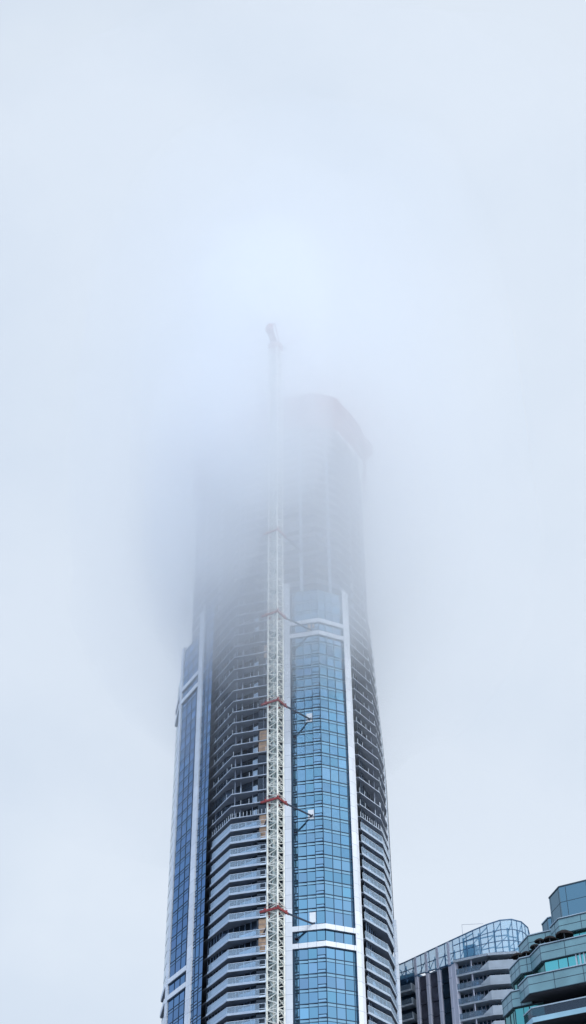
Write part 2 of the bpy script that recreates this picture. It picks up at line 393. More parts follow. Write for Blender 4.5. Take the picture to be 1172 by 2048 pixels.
for i, z in enumerate(allz[:-1]):
    zn = allz[i + 1]
    done = z < DONE
    sl = MB()
    poly = slab_poly if z < 193 else slab_top
    sl.prism(poly, z - .24, z)
    so = sl.build('floor_slab', M['slab'] if done else M['slabo'], T, warp=True)
    if done:
        # left bay: pale fascia, glass rail with frame
        for P in ((S0, S1, S2), (Q0, Q1, Q2)):
            fa = MB(); ra = MB(); fr = MB()
            n01 = offs(P[0], P[1], .06); n12 = offs(P[1], P[2], .06)
            rb = MB()
            for p, q in ((P[0], P[1]), (P[1], P[2])):
                fa.seg(p, q, z - .30, z + .16, .0, .10)
                e0 = .055 if p is S0 else 0.
                frosted = (p is S0) or (p is Q1)
                (rb if frosted else ra).seg(p, q, z + .17, z + 1.36, .02, .045, 1, e0, 1)
                fr.seg(p, q, z + 1.36, z + 1.43, -.02, .08, 1, e0, 1)
                l = math.hypot(q[0] - p[0], q[1] - p[1]); nn = round((1 - e0) * l / 1.55)
                for k in range(nn + 1):
                    f_ = e0 + (1 - e0) * k / nn
                    fr.seg(p, q, z + .16, z + 1.36, -.03, .02, 1, max(e0, f_ - .035 / l), min(1, f_ + .035 / l))
            fo = fa.build('balcony', M['fascia'], T, warp=True)
            ra.build('glass_railing', M['rail'], fo, warp=True); rb.build('frosted_railing', M['railfr'], fo, warp=True); fr.build('railing_frame', M['railf'], fo, warp=True)
        pw = MB(); pw.seg(I1, I2, z, z + 1.75, .13, .19, 1, .52, .985); pw.build('pale_wall', M['tarp'], T, warp=True)
        pw = MB(); pw.seg(J0, J1, z, z + 1.75, .13, .19, 1, .36, .985); pw.build('pale_wall', M['tarp'], T, warp=True)
        e = MB()                          # short open rail beside the mast
        e.seg(S2, S3, z - .3, z + .05, 0, .09); e.seg(S2, S3, z + .32, z + .42, 0, .06)
        e.seg(S2, S3, z + 1.36, z + 1.43, 0, .06); e.seg(S2, S3, z + .05, z + 1.36, 0, .05, 1, .9, .98)
        e.build('open_railing', M['railf'], T, warp=True)
    else:
        if z < 190:
            for P_ in ((S0, S1, S3), (Q0, Q1, Q2)):
                ed = MB(); ed.seg(P_[0], P_[1], z - .22, z - .02, 0, .05); ed.seg(P_[1], P_[2], z - .22, z - .02, 0, .05)
                ed.build('slab_edge', M['edge'], so, warp=True)
            for p, q in ((S0, S1), (S1, S3), (Q0, Q1), (Q1, Q2)):
                n_ = 9 if z < 134.2 else 4
                for k in range(n_ + 1):
                    if z > 134.2 and rnd.random() < .6: continue
                    a_ = lerp(p, q, .03 + .94 * k / n_); guard.new().bar((a_[0], a_[1] + .25, z), (a_[0], a_[1] + .25, z + 1.2), .08)
    if z < 192:
        # recessed window wall of both balcony bays
        for P_ in ((I0, I1, I2), (J0, J1, J2)):
            a = MB(); b = MB()
            recess(P_[0], P_[1], z, zn - .24, [0, .2, .42, .6, .8, 1], a, b)
            recess(P_[1], P_[2], z, zn - .24, [0, .17, .33, .5, .66, .83, 1] if P_[0] is I0 else [0, .25, .5, .75, 1], a, b)
            w = a.build('recessed_window_wall', M['dark_gl'], T, warp=True)
            b.build('window_frame', M['mull_l'] if done else M['mull'], w, warp=True)
        # end pier beside the mast
        a = MB(); a.pane((-8.4, 278.0), (-6.4, 277.6), z, zn - .24, 0, .5)
        a.pane((-6.4, 277.6), (-2.7, 277.3), z, zn - .24, 0, .4); a.build('end_pier', M['dark_gl'], T, warp=True)
    # shoring posts and boards on the open storeys
    if not done:
        h = zn - .24
        for (px_, py_, w_) in ((-13.6, 280.3, .22), (-12.3, 280.6, .30), (-9.6, 279.0, .11), (-7.2, 277.6, .10), (-18.2, 288.2, .10), (17.9, 286.3, .2), (19.6, 292.5, .16)):
            if rnd.random() < .12: continue
            shore.new().prism([(px_ - w_ / 2, py_ - w_ / 2), (px_ + w_ / 2, py_ - w_ / 2), (px_ + w_ / 2, py_ + w_ / 2), (px_ - w_ / 2, py_ + w_ / 2)], z, h)
    if z < 186 and (z < 150 or rnd.random() < .7):
        boards.new().seg(I1, I2, z, z + rnd.uniform(1.7, 2.1), .06, .12, 1, .84, .985)
        boards.new().seg(S0, S1, z + .01, z + rnd.uniform(.9, 1.4) + (.5 if done else 0), -1.3, -1.2, 1, .56, .72)
guard.finish(); shore.finish(); boards.finish()
# plywood hoardings beside the mast
for z0, z1, a_ in ((102.25, 105.4, 0), (105.8, 109.4, 0), (127.3, 129.9, 0), (130.2, 133.0, 0), (148.3, 150.9, -.2), (151.2, 153.6, -.1), (173, 176.4, .6)):
    a = MB(); a.seg(S2, S3, z0, z1, -.35, -.25, 1, -.25 + a_, 1)
    b = MB()
    for zz in (z0 + (z1 - z0) * .33, z0 + (z1 - z0) * .68): b.seg(S2, S3, zz, zz + .06, -.25, -.21, 1, -.25 + a_, 1)
    w = a.build('plywood_panel', M['ply'], T, warp=True); b.build('batten', M['rawc'], w, warp=True)
# open top storeys: perimeter columns
for (x, y) in ((1.9, 275.0), (9.2, 275.7), (-9, 280), (-14.5, 284), (-19, 291.5), (-23.5, 299.5), (-26.5, 308), (15.5, 282.5), (19, 290), (20, 300)):
    a = MB(); w_ = .42
    a.prism([(x - w_, y - w_), (x + w_, y - w_), (x + w_, y + w_), (x - w_, y + w_)], 189.3, 246)
    o = a.build('concrete_column', M['fascia'] if y < 276 else M['rawc'], T, warp=True)
# infill walls on the open storeys
for i, z in enumerate(UP):
    a = MB(); zt_ = UP[i + 1] - .25 if i + 1 < len(UP) else 246; k_ = .25 * (i % 2)
    a.prism([(-17.5 + k_, 291), (-13.2, 282 + k_), (-6.5, 279.5), (-1, 277.2 + k_), (5.6, 275.3 + k_), (11.8 - k_, 278.3), (13 - k_, 280.5), (17.5, 288), (19.2, 298), (18.5, 307), (12, 318), (-4, 326), (-19, 322), (-26, 313), (-26.3 + k_, 306), (-21.5 + k_, 296.5)], z, zt_)
    a.build('infill_wall', M['rawc'], T, warp=True)
# formwork screens round the top, red
E0 = [(-28.2, 306), (-22.5, 294.6), (-14.6, 279.8), (5.7, 272.6), (13.2, 276.2), (20.2, 286.6), (22.0, 297), (21.6, 309)]
for k in range(len(E0) - 1):
    p, q = E0[k], E0[k + 1]; l = math.hypot(q[0] - p[0], q[1] - p[1]); nn = max(1, round(l / 4.2))
    for m_ in range(nn):
        a = MB(); dz = rnd.uniform(-.7, .5)
        a.seg(p, q, 242.5 + dz, 254.2 + dz, .25, .4, 1, m_ / nn + .002, (m_ + 1) / nn - .002)
        for zz in (247, 250, 253): a.seg(p, q, zz, zz + .25, .4, .6, 1, m_ / nn + .03, (m_ + 1) / nn - .03)
        a.build('formwork_screen', M['redscr'], T, warp=True)
a = MB(); a.prism([(17.5, 285.2), (20.6, 283.9), (24.0, 289.0), (21.0, 291.5)], 245.2, 245.6)
for zz in (247, 248.6): a.bar((18.2, 284.4, zz), (20.6, 283.9, zz), .12); a.bar((20.6, 283.9, zz), (24, 289, zz), .15)
for x, y in ((20.6, 283.9), (22.3, 286.5), (24, 289)): a.bar((x, y, 245.5), (x, y, 249.2), .16)
a.seg((20.6, 283.9), (24, 289), 245.5, 249.0, 0, .1)
a.build('loading_platform', M['redscr'], T, warp=True)

# ================================================================== CRANE
CR = root('tower_crane', 'cream lattice tower crane mast with red collars climbing the front of the glass skyscraper', 'crane', (-4.3, 265.9, G0))
Fc = Vector((-3.9, 264.8, 0)); dl = Vector((-2.1, 1.28, 0)); dr = Vector((1.27, 2.08, 0))
C4 = [Fc, Fc + dr, Fc + dr + dl, Fc + dl]           # front, right, back, left corner
HS = 5.9
nsec = int((268 - G0) / HS)
me_cache = {}
def mast_section_meshes():
    a = MB()
    H = HS
    for c in C4:
        a.bar((c.x, c.y, G0), (c.x, c.y, G0 + H), .30)
    for k in range(4):
        p, q = C4[k], C4[(k + 1) % 4]
        nz_ = 3; h = H / nz_
        for m_ in range(nz_):
            z0 = G0 + m_ * h
            a.bar((p.x, p.y, z0), (q.x, q.y, z0 + h / 2), .15); a.bar((q.x, q.y, z0 + h / 2), (p.x, p.y, z0 + h), .15)
            if m_ == 0: a.bar((p.x, p.y, z0), (q.x, q.y, z0), .17)
    b = MB(); cc = (C4[0] + C4[2]) / 2
    lx = cc + dl * .28 - dr * .2
    for s_ in (-.22, .22):
        b.bar((lx.x + s_, lx.y - s_ * .6, G0), (lx.x + s_ , lx.y - s_ * .6, G0 + H), .09)
    for k in range(12): b.bar((lx.x - .22, lx.y + .13, G0 + k * H / 12), (lx.x + .22, lx.y - .13, G0 + k * H / 12), .06)
    b.prism([tuple((C4[j] * .86 + cc * .14)[:2]) for j in range(4)][0:4], G0 + 3.0, G0 + 3.12)
    b.bar(tuple((cc + dl * .3 - dr * .35)[:2]) + (G0 + .2,), tuple((cc - dl * .15 - dr * .35)[:2]) + (G0 + 2.9,), .35, .12)
    b.bar(tuple((cc - dl * .2 - dr * .35)[:2]) + (G0 + 3.2,), tuple((cc + dl * .3 - dr * .35)[:2]) + (G0 + 5.8,), .35, .12)
    b.bar(tuple((cc + dl * .15 + dr * .2)[:2]) + (G0,), tuple((cc + dl * .15 + dr * .2)[:2]) + (G0 + H,), .16)
    return a, b
a, b = mast_section_meshes()
s0 = a.build('mast_section', M['mast'], CR); l0 = b.build('ladder', M['mastin'], s0)
for k in range(1, nsec):
    s = s0.copy(); COL.objects.link(s); s.parent = CR; s.location = (0, 0, k * HS)
    l = l0.copy(); COL.objects.link(l); l.parent = s
TOPZ = G0 + nsec * HS
cc = (C4[0] + C4[2]) / 2
ul = dl.normalized(); ur = dr.normalized()
for zc, ex in ((82.9, 3.33), (106.54, 3.33), (130.45, 3.4), (154.07, 3.4), (177.55, 4.4), (201.3, 2.0)):
    a = MB(); w = .42
    f0 = Fc - ul * .35 - ur * .35; o1 = w
    FR = f0 + ur * (dr.length + .7); FLt = f0 + ul * (dl.length + .7); BK = FR + ul * (dl.length + .7)
    def P3(v, z): return (v.x, v.y, z)
    a.bar(P3(f0 - ul * .1, zc), P3(FLt + ul * 1.15, zc), .30, w); a.bar(P3(f0 - ur * .1, zc + .01), P3(FR + ur * .9, zc + .01), .30, w)
    a.bar(P3(FR, zc - .01), P3(BK + ul * 1.15, zc - .01), .30, w); a.bar(P3(FLt, zc + .02), P3(BK + ur * .9, zc + .02), .30, w)
    col = a.build('collar', M['red'], CR)
    r = MB()
    for v in (f0, FR, FLt, BK): r.bar(P3(v, zc + .2), P3(v, zc + .5), .35)
    r.bar(P3(f0, zc + .9), P3(FLt, zc + .9), .05); r.bar(P3(f0, zc + .9), P3(FR, zc + .9), .05)
    r.build('clamp', M['red'], col)
    t = MB(); ey = 272.6 + math.tan(math.radians(16)) * (5.7 - ex) - .1
    t.bar(P3(FR + ur * .3, zc), (ex, ey, zc), .26, .3); t.bar((ex - .3, ey - .05, zc - .25), (ex + .25, ey + .02, zc + .25), .35)
    t.build('tie_rod', M['tie'], CR)
    t = MB(); t.bar(P3(BK, zc), (-6.9, 277.3, zc), .24); t.build('tie_rod', M['tie'], CR)
# slewing unit, cab, counter-jib and raised jib inside the cloud
a = MB(); z = TOPZ
a.prism([(cc.x + 2.1 * math.cos(t), cc.y + 2.1 * math.sin(t)) for t in [k * PI / 8 for k in range(16)]], z, z + 1.3)
a.build('slewing_ring', M['red'], CR)
a = MB(); d = Vector((.25, .97, 0)).normalized()
a.bar(P3(cc - d * 7, z + 1.9), P3(cc + d * 2.2, z + 1.9), 1.7, .7)
for s_ in (-.9, .9):
    n_ = Vector((d.y, -d.x, 0)) * s_
    a.bar(P3(cc - d * 6 + n_, z + 2.2), P3(cc - d * 1.5 + n_ * .3, z + 9), .22); a.bar(P3(cc + d * 1.5 + n_, z + 2.2), P3(cc - d * 1.5 + n_ * .3, z + 9), .22)
a.bar(P3(cc - d * 6.5, z + 1.0), P3(cc - d * 6.5, z + 3.0), 1.8, 1.2)
a.build('machinery_deck', M['red'], CR)
a = MB(); n_ = Vector((d.y, -d.x, 0)) * 1.9; p = cc + n_ + d * 1.2
a.hexa([(p.x - .7, p.y - .9, z + 1.3), (p.x + .7, p.y - .9, z + 1.3), (p.x + .7, p.y + .9, z + 1.3), (p.x - .7, p.y + .9, z + 1.3)],
       [(p.x - .7, p.y - 1.0, z + 3.5), (p.x + .7, p.y - 1.0, z + 3.5), (p.x + .7, p.y + 1.1, z + 3.5), (p.x - .7, p.y + 1.1, z + 3.5)])
a.build('operator_cab', M['white'], CR)
a = MB(); j0 = cc + d * 2; rise = 1.15; Lj = 34
for k in range(14):
    f0_, f1_ = k / 14, (k + 1) / 14
    def J(f_, s_, u_): 
        b_ = j0 + d * Lj * f_; nn = Vector((d.y, -d.x, 0)) * s_
        return (b_.x + nn.x, b_.y + nn.y, z + 2.2 + u_ + Lj * f_ * rise)
    for s_, u_ in ((-.6, 0), (.6, 0), (0, 1.2)): a.bar(J(f0_, s_, u_), J(f1_, s_, u_), .14)
    a.bar(J(f0_, -.6, 0), J(f1_, .6, 0), .08); a.bar(J(f0_, -.6, 0), J(f1_, 0, 1.2), .08); a.bar(J(f0_, .6, 0), J(f1_, 0, 1.2), .08)
a.build('jib', M['red'], CR)

# ================================================================== BALCONY TOWER WITH GLASS CROWN (right, behind)
B = root('apartment_tower', 'grey balcony tower with rounded open glass crown and pale vertical fins, beside the skyscraper', 'apartment tower', (41, 330, G0))
LZ = 99.41
Bout = [(13.5, 290.5), (22.2, 283.4), (31.4, 275.1), (38.0, 271.2), (43.6, 270.3), (46.6, 272.2), (48.2, 276.0), (48.0, 284)]
body = [(14.5, 292), (23.6, 284.9), (32.6, 277.4), (38.6, 273.9), (43.2, 272.9), (45.4, 274.4), (46.4, 277), (46.5, 290), (38, 302), (22, 306), (12, 300)]
a = MB(); a.prism(body, G0, LZ - .4, .8); a.build('body_wall', M['bglass'], B)
def along(P, s):
    """point and tangent at arclength s on polyline"""
    for k in range(len(P) - 1):
        l = math.hypot(P[k + 1][0] - P[k][0], P[k + 1][1] - P[k][1])
        if s <= l or k == len(P) - 2: return lerp(P[k], P[k + 1], s / l), k
        s -= l
# fins on the middle bay
pA, pB = Bout[1], Bout[2]
for x in (24.35, 26.45, 28.6, 30.75):
    t = (x - pA[0]) / (pB[0] - pA[0]); l = math.hypot(pB[0] - pA[0], pB[1] - pA[1]); h = .26 / l * 1.25
    zt = 102.1 + 1.5 * t
    a = MB(); a.seg(pA, pB, G0, LZ - .95, -.9, .12, 1, t - h, t + h); a.seg(pA, pB, LZ - .75, zt - .05, -.1, .2, 1, t - h * .8, t + h * .8)
    o = a.build('facade_fin', M['fin'], B)
    b = MB(); b.seg(pA, pB, LZ - .95, LZ - .75, -.9, .2, 1, t - h * 1.15, t + h * 1.15)
    for zz in range(60, 98, 6): b.seg(pA, pB, zz, zz + .06, -.9, .13, 1, t - h * 1.01, t + h * 1.01)
    b.build('cap_joint', M['bframe'], o)
for x0, x1, mt in ((24.9, 26.0, 'bwall'), (27.0, 28.1, 'bwall'), (29.1, 30.2, 'bglass')):
    t0 = (x0 - pA[0]) / (pB[0] - pA[0]) - .01; t1 = (x1 - pA[0]) / (pB[0] - pA[0]) + .01
    for kk in range(11):
        a = MB(); zz = LZ - .95 - 2.95 * (kk + 1)
        a.seg(pA, pB, zz, zz + 2.8, -.9, -.3 + .06 * (kk % 2), rnd.uniform(.6, 1.3), t0, t1)
        a.build('bay_panel', M[mt], B)
# ledge under the crown
a = MB()
for k in range(2, len(Bout) - 1): a.seg(Bout[k], Bout[k + 1], LZ - .45, LZ + .02, -1.6, .15)
a.prism([(31.4, 275.3), (38, 271.5), (43.5, 270.7), (46.3, 272.5), (47.7, 276.2), (47.6, 284), (33, 292), (24, 287.5)], LZ - .44, LZ - .02)
a.build('crown_ledge', M['bslab'], B)
# balconies, left stack and right stack
for k in range(1, 12):
    z = LZ - 2.95 * k
    a = MB(); c_ = [(17, 287.9), (22.7, 283.0), (23.3, 284.3), (17.6, 289.2)]
    a.prism([(16.5, 288.3), (23.35, 282.5), (24.4, 284.4), (17.5, 290.2)], z - .35, z)
    o = a.build('balcony', M['bslab'], B)
    b = MB(); b.seg((16.5, 288.3), (23.3, 282.55), z, z + 1.1, -.1, -.06); b.build('glass_railing', M['bdrail'], o)
    c2 = MB(); c2.seg((23.3, 282.55), (24.3, 284.4), z, z + 1.15, -.12, 0); c2.build('side_panel', M['bslab'], o)
    # right stack
    P = Bout[2:7]
    a = MB(); out = P; inn = [(33.6, 279.4), (39.2, 275.8), (43.0, 274.9), (44.6, 275.6), (45.8, 277.2)]
    a.prism([(31.55, 275.25)] + P[1:] + inn[::-1], z - .36, z)
    o = a.build('balcony', M['bslab'], B)
    b = MB(); b.seg(P[0], P[1], z + .02, z + 1.12, -.16, -.12, 1, .02, .78); b.build('glass_railing', M['bdrail'], o)
    c2 = MB()
    tz = 1.45
    # solid parapet with a raking left end
    pa = lerp(P[0], P[1], .74); pb = lerp(P[0], P[1], 1.0); n_ = offs(P[0], P[1], .02); m_ = offs(P[0], P[1], -.16)
    c2.hexa([(pa[0] + m_[0], pa[1] + m_[1], z), (pa[0] + n_[0], pa[1] + n_[1], z), (pb[0] + n_[0], pb[1] + n_[1], z), (pb[0] + m_[0], pb[1] + m_[1], z)],
            [(pa[0] + m_[0], pa[1] + m_[1], z + .12), (pa[0] + n_[0], pa[1] + n_[1], z + .12), (pb[0] + n_[0], pb[1] + n_[1], z + tz), (pb[0] + m_[0], pb[1] + m_[1], z + tz)])
    for j in (1, 2, 3): c2.seg(P[j], P[j + 1], z, z + tz, -.16, .02)
    c2.build('solid_parapet', M['bslab'], o)
    d_ = MB()
    for f_ in (.16, .42, .8):
        q = lerp((33.2, 277.6), (38.8, 274.3), f_); d_.bar((q[0], q[1], z), (q[0], q[1], z + 2.6), .14)
    q = lerp(P[0], P[1], .5); d_.bar((q[0] + .15, q[1] + .4, z), (q[0] + .15, q[1] + .4, z + 2.6), .22)
    d_.build('balcony_post', M['fin'], o)
    w_ = MB(); f2 = MB()
    for (p, q, nn) in ((body[2], body[3], 8), (body[3], body[4], 5), (body[1], (32.0, 277.9), 0)):
        for j in range(nn):
            w_.pane(p, q, z + .02, z + 2.5, .05, rnd.choice((.5, .8, 1.2, 2.2)), j / nn, (j + 1) / nn)
            f2.seg(p, q, z + .02, z + 2.5, .04, .12, 1, j / nn, j / nn + .02)
    w_.build('window_wall', M['bglass'], B); f2.build('window_frame', M['fin'], B)
# end wall edge beside the balconies
a = MB(); a.seg((31.0, 275.6), (31.75, 274.9), G0, LZ - .5, -1.0, .1); a.build('facade_fin', M['fin'], B)
# glass crown
CP = [(13.5, 290.5, 101.0), (22.3, 283.4, 102.15), (27, 279.1, 102.9), (31.6, 275, 103.65), (35.6, 272.6, 104.65), (38.4, 271.4, 105.4), (41.1, 270.7, 106.0), (43.4, 270.9, 106.25), (45.6, 272.2, 106.2), (47.2, 274.6, 105.9), (47.9, 277.5, 105.6), (47.5, 282, 105.2), (44, 287, 104.8)]
fr = MB(); gl = MB()
for k in range(len(CP) - 1):
    p, q = CP[k], CP[k + 1]
    fr.bar((p[0], p[1], p[2]), (q[0], q[1], q[2]), .2)
    zb = LZ - .6 if k < 3 else LZ + .05
    fr.bar((p[0], p[1], zb), (q[0], q[1], zb), .2)
    for f_ in ((.36, .7) if k >= 3 else (.45,)):
        fr.bar((p[0], p[1], zb + (p[2] - zb) * f_), (q[0], q[1], zb + (q[2] - zb) * f_), .13)
    l = math.hypot(q[0] - p[0], q[1] - p[1]); nn = max(1, round(l / (1.7 if k >= 3 else 2.1)))
    for j in range(nn):
        u = lerp(p, q, j / nn); v = lerp(p, q, (j + 1) / nn)
        fr.bar((u[0], u[1], zb), (u[0], u[1], u[2]), .12)
        gl.face([(u[0], u[1], zb), (v[0], v[1], zb), (v[0], v[1], v[2] - .05), (u[0], u[1], u[2] - .05)])
g_ = gl.build('crown_glass', M['bcrown'], B); fr.build('crown_frame', M['bframe'], g_)
# steel bracing inside the crown
st = MB(); ci = [(34, 276.2), (37, 274.4), (40, 273.3), (42.8, 273.2), (45, 275), (45.6, 278)]
for k in range(len(ci) - 1):
    p, q = ci[k], ci[k + 1]
    st.bar((*p, LZ), (*p, 104.4 + .3 * k), .28); st.bar((*p, 103.6), (*q, 103.9), .2); st.bar((*p, 101.2), (*q, 101.5), .18)
    st.bar((*p, 101.2), (*q, 103.9), .14)
    st.bar((*p, 104.2), (CP[min(k + 4, 11)][0], CP[min(k + 4, 11)][1], CP[min(k + 4, 11)][2] - .6), .15)
for k in range(9):
    x = 17 + 1.9 * k; y = 288.6 - (x - 17) * .8 + 1.5
    st.bar((x, y, LZ - .8), (x, y, 101.8 + .1 * k), .16)
    st.bar((x, y, LZ - .8), (x + 1.9, y - 1.52, 101.6 + .1 * k), .11)
    if k % 2: st.bar((x, y, 101.5), (x + 1.9, y - 1.52, LZ - .6), .11)
st.build('crown_bracing', M['bframe'], B)
# low plant room and partitions behind the glass
a = MB(); a.prism([(18, 291.5), (24.5, 286.6), (27, 289.5), (20, 295)], LZ - .4, 101.2); a.prism([(34.5, 279), (36.5, 277.9), (37.5, 280), (35.3, 281)], LZ, 103.9)
a.build('plant_room', M['bglass'], B)
# round vent ring seen through the crown at the left end
a = MB(); cx, cy, cz = 21.0, 285.9, 100.5
ring = [Vector((cx + math.cos(t) * .95 * .76, cy - math.cos(t) * .95 * .62, cz + math.sin(t) * 1.0)) for t in [k * PI / 8 for k in range(16)]]
for k in range(16): a.bar(ring[k], ring[(k + 1) % 16], .16)
a.build('vent_ring', M['bframe'], B)
a = MB(); a.bar((34.0, 276.5, 104), (34.0, 276.5, 107.4), .05); a.bar((34.0, 276.5, 107.4), (38.2, 275.0, 107.0), .05); a.build('roof_davit', M['joint'], B)

# ================================================================== STEPPED TEAL BUILDING (right, near)
C = root('stepped_building', 'teal grey stepped apartment block with chamfered terraces and green glass windows', 'apartment block', (45, 160, G0))
aF = math.radians(-32.7); dF = (math.cos(aF), math.sin(aF)); aL = math.radians(-78.2); dL = (math.cos(aL), math.sin(aL))
def tier(c, lenL, lenF):
    """left end, corner, right end of a chamfered front"""
    return ((c[0] - dL[0] * lenL, c[1] - dL[1] * lenL), c, (c[0] + dF[0] * lenF, c[1] + dF[1] * lenF))
def parapet(c, lenL, lenF, z0, z1, step, rows=2, backd=6.0, name='parapet', mat='tealst', ph=.3, capz=True):
    L_, C_, R_ = tier(c, lenL, lenF)
    a = MB()
    nb = 14
    bk = [(R_[0] + 6, R_[1] + nb), (L_[0] + 4, L_[1] + nb)]
    a.prism([L_, C_, R_] + bk, z0, z1)
    o = a.build(name, M[mat], C)
    j = MB(); h = (z1 - z0) / rows
    for p, q, l in ((L_, C_, lenL), (C_, R_, lenF)):
        for r in range(1, rows): j.seg(p, q, z0 + h * r - .03, z0 + h * r + .03, -.02, .012)
        s = ph * step if q is R_ else lenL % step * .5
        while s < l:
            j.seg(p, q, z0, z1 - .08, -.02, .012, 1, (s - .03) / l, (s + .03) / l); s += step
        j.seg(p, q, z0 - .07, z0 - .003, -.05, .03)
    j.build('panel_joint', M['tealjn'], o)
    if capz:
        k = MB()
        for p, q in ((L_, C_), (C_, R_)): k.seg(p, q, z1 + .003, z1 + .09, -.4, .07)
        k.build('coping', M['coping'], o)
        k = MB()
        for p, q in ((L_, C_), (C_, R_)): k.seg(p, q, z1 - .1, z1 - .005, -.02, .05)
        k.build('cap_line', M['tealjn'], o)
    return o
def windows(c, lenL, lenF, z0, z1, inset, step, name='window_strip', tints=None, mat='tealgl'):
    L_, C_, R_ = tier(c, lenL, lenF)
    for p, q, l in ((L_, C_, lenL), (C_, R_, lenF)):
        nn = max(1, round(l / step))
        for k in range(nn):
            a = MB(); f = MB()
            t = tints[k % len(tints)] if (tints and q is R_) else rnd.uniform(.75, 1.15)
            a.seg(p, q, z0, z1, -inset - .1, -inset, (t, t, t), k / nn, (k + 1) / nn)
            f.seg(p, q, z0, z1, -inset - .02, -inset + .06, 1, k / nn, k / nn + .07 / l)
            f.seg(p, q, z1 - .09, z1 - .002, -inset - .02, -inset + .06, 1, k / nn, (k + 1) / nn)
            if rnd.random() < .35: f.seg(p, q, z0, z1, -inset - .02, -inset + .04, 1, (k + .6) / nn, (k + .6) / nn + .05 / l)
            w = a.build('window', M[mat], C); f.build('window_frame', M['tealjn'], w)
# penthouse box
parapet((28.95, 145.45), 3.2, 22, 55.5, 60.6, 2.45, rows=3, name='penthouse_wall', mat='tealbx', capz=False)
a = MB()
for p, q in zip(tier((28.95, 145.45), 3.2, 22)[:2], tier((28.95, 145.45), 3.2, 22)[1:]): a.seg(p, q, 60.6, 60.75, -.3, .06)
a.build('roof_edge', M['tealjn'], C)
parapet((28.15, 149.9), 2.0, 3, 54.5, 58.9, 1.3, rows=3, name='stair_wall', mat='tealbx')
# tier 2
parapet((28.2, 144.35), 2.45, 22, 55.0, 56.6, 3.0, ph=.85)
windows((28.45, 144.6), 2.4, 22, 53.0, 55.0, .15, 3.0, tints=[1.1, .25, 1.0, .9])
parapet((25.55, 149.0), 3.3, 5.2, 54.95, 56.55, 2.7, ph=.75)
windows((25.8, 149.2), 3.0, 4, 53.0, 54.95, .15, 2.0)
# tier 3
parapet((25.85, 144.05), 3.3, 24, 51.95, 53.6, 2.9, ph=.95)
windows((26.0, 144.1), 3.2, 24, 50.0, 51.95, .12, 2.6, tints=[1.35, 1.3, .12, 1.2, .35, 1.1])
parapet((24.15, 147.9), 3.5, 2.2, 52.0, 53.6, 1.3, ph=.6)
windows((24.35, 148.1), 3.4, 2.4, 50.0, 52.0, .12, 1.3)
# pale blank panel between the windows on tier 3
a = MB(); L_, C_, R_ = tier((26.0, 144.1), 3.2, 24); a.seg(C_, R_, 50.0, 51.94, -.1, .02, 1, 5.0 / 24, 7.0 / 24); a.build('wall_panel', M['tealst'], C)
a = MB(); 
for f_ in (3.6, 4.05, 4.5): a.seg(C_, R_, 50.0, 51.9, -.1, .0, 1, f_ / 24, (f_ + .16) / 24)
a.build('curtain', M['coping'], C)
# tier 4: deep overhanging terrace
parapet((24.3, 145.0), 2.95, 26, 48.85, 50.6, 3.3, ph=.9)
parapet((22.95, 148.3), 3.3, 2.2, 48.5, 50.15, 1.4, ph=.7)
windows((23.05, 148.45), 3.3, 3.4, 44.6, 48.5, .1, 1.7)
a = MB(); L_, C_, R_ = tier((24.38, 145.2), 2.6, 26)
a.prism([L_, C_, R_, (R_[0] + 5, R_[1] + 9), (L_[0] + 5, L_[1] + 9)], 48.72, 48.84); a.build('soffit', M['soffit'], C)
# recessed wall and glass-railed balconies under it
for k, (cz, zr) in enumerate((((24.45, 145.5), 47.55), ((24.5, 145.6), 44.25), ((24.5, 145.6), 40.95))):
    L_, C_, R_ = tier(cz, 3.0, 26)
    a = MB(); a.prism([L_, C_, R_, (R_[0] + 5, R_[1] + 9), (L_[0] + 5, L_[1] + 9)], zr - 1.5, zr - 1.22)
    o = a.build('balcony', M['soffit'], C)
    b = MB(); c2 = MB(); c3 = MB()
    for p, q in ((L_, C_), (C_, R_)):
        b.seg(p, q, zr - .12, zr, -.1, .05)
        c2.seg(p, q, zr - 1.05, zr - .12, -.03, 0)
        c3.seg(p, q, zr - 1.58, zr - 1.06, .003, .06)
    b.build('handrail', M['coping'], o); c2.build('glass_railing', M['cdark'], o); c3.build('slab_fascia', M['lblue'], o)
    L2, C2, R2 = tier((cz[0] + 2.6, cz[1] + 2.3), 3, 26)
    w_ = MB()
    for p, q, nn in ((L2, C2, 2), (C2, R2, 12)):
        for j in range(nn): w_.pane(p, q, zr - 1.2, zr + 1.4, 0, rnd.choice((.4, 1, 1.8)), j / nn, (j + 1) / nn)
    w_.build('recessed_window_wall', M['bglass'], C)
    a = MB()
    for s_ in (7.4, 14):
        q = (cz[0] + dF[0] * s_ + .5, cz[1] + dF[1] * s_ + .9); a.bar((q[0], q[1], zr), (q[0], q[1], zr + 1.2), .18)
    a.build('balcony_post', M['soffit2'], C)
# terrace floors and main body
a = MB(); L_, C_, R_ = tier((27.0, 148.2), 3, 26); a.prism([L_, C_, R_, (56, 150), (40, 175), (27, 172)], G0, 50.0); a.build('body_wall', M['tealst'], C)
a = MB(); L_, C_, R_ = tier((26.7, 144.7), 3, 26); a.prism([L_, C_, R_, (56, 150), (40, 172), (27.5, 168)], 50.01, 52.0); a.build('setback_wall', M['tealst'], C)
a = MB(); L_, C_, R_ = tier((23.6, 148.9), 3, 5); a.prism([L_, C_, R_, (34, 160), (24, 166)], G0, 44.6); a.build('left_wing_wall', M['tealst'], C)

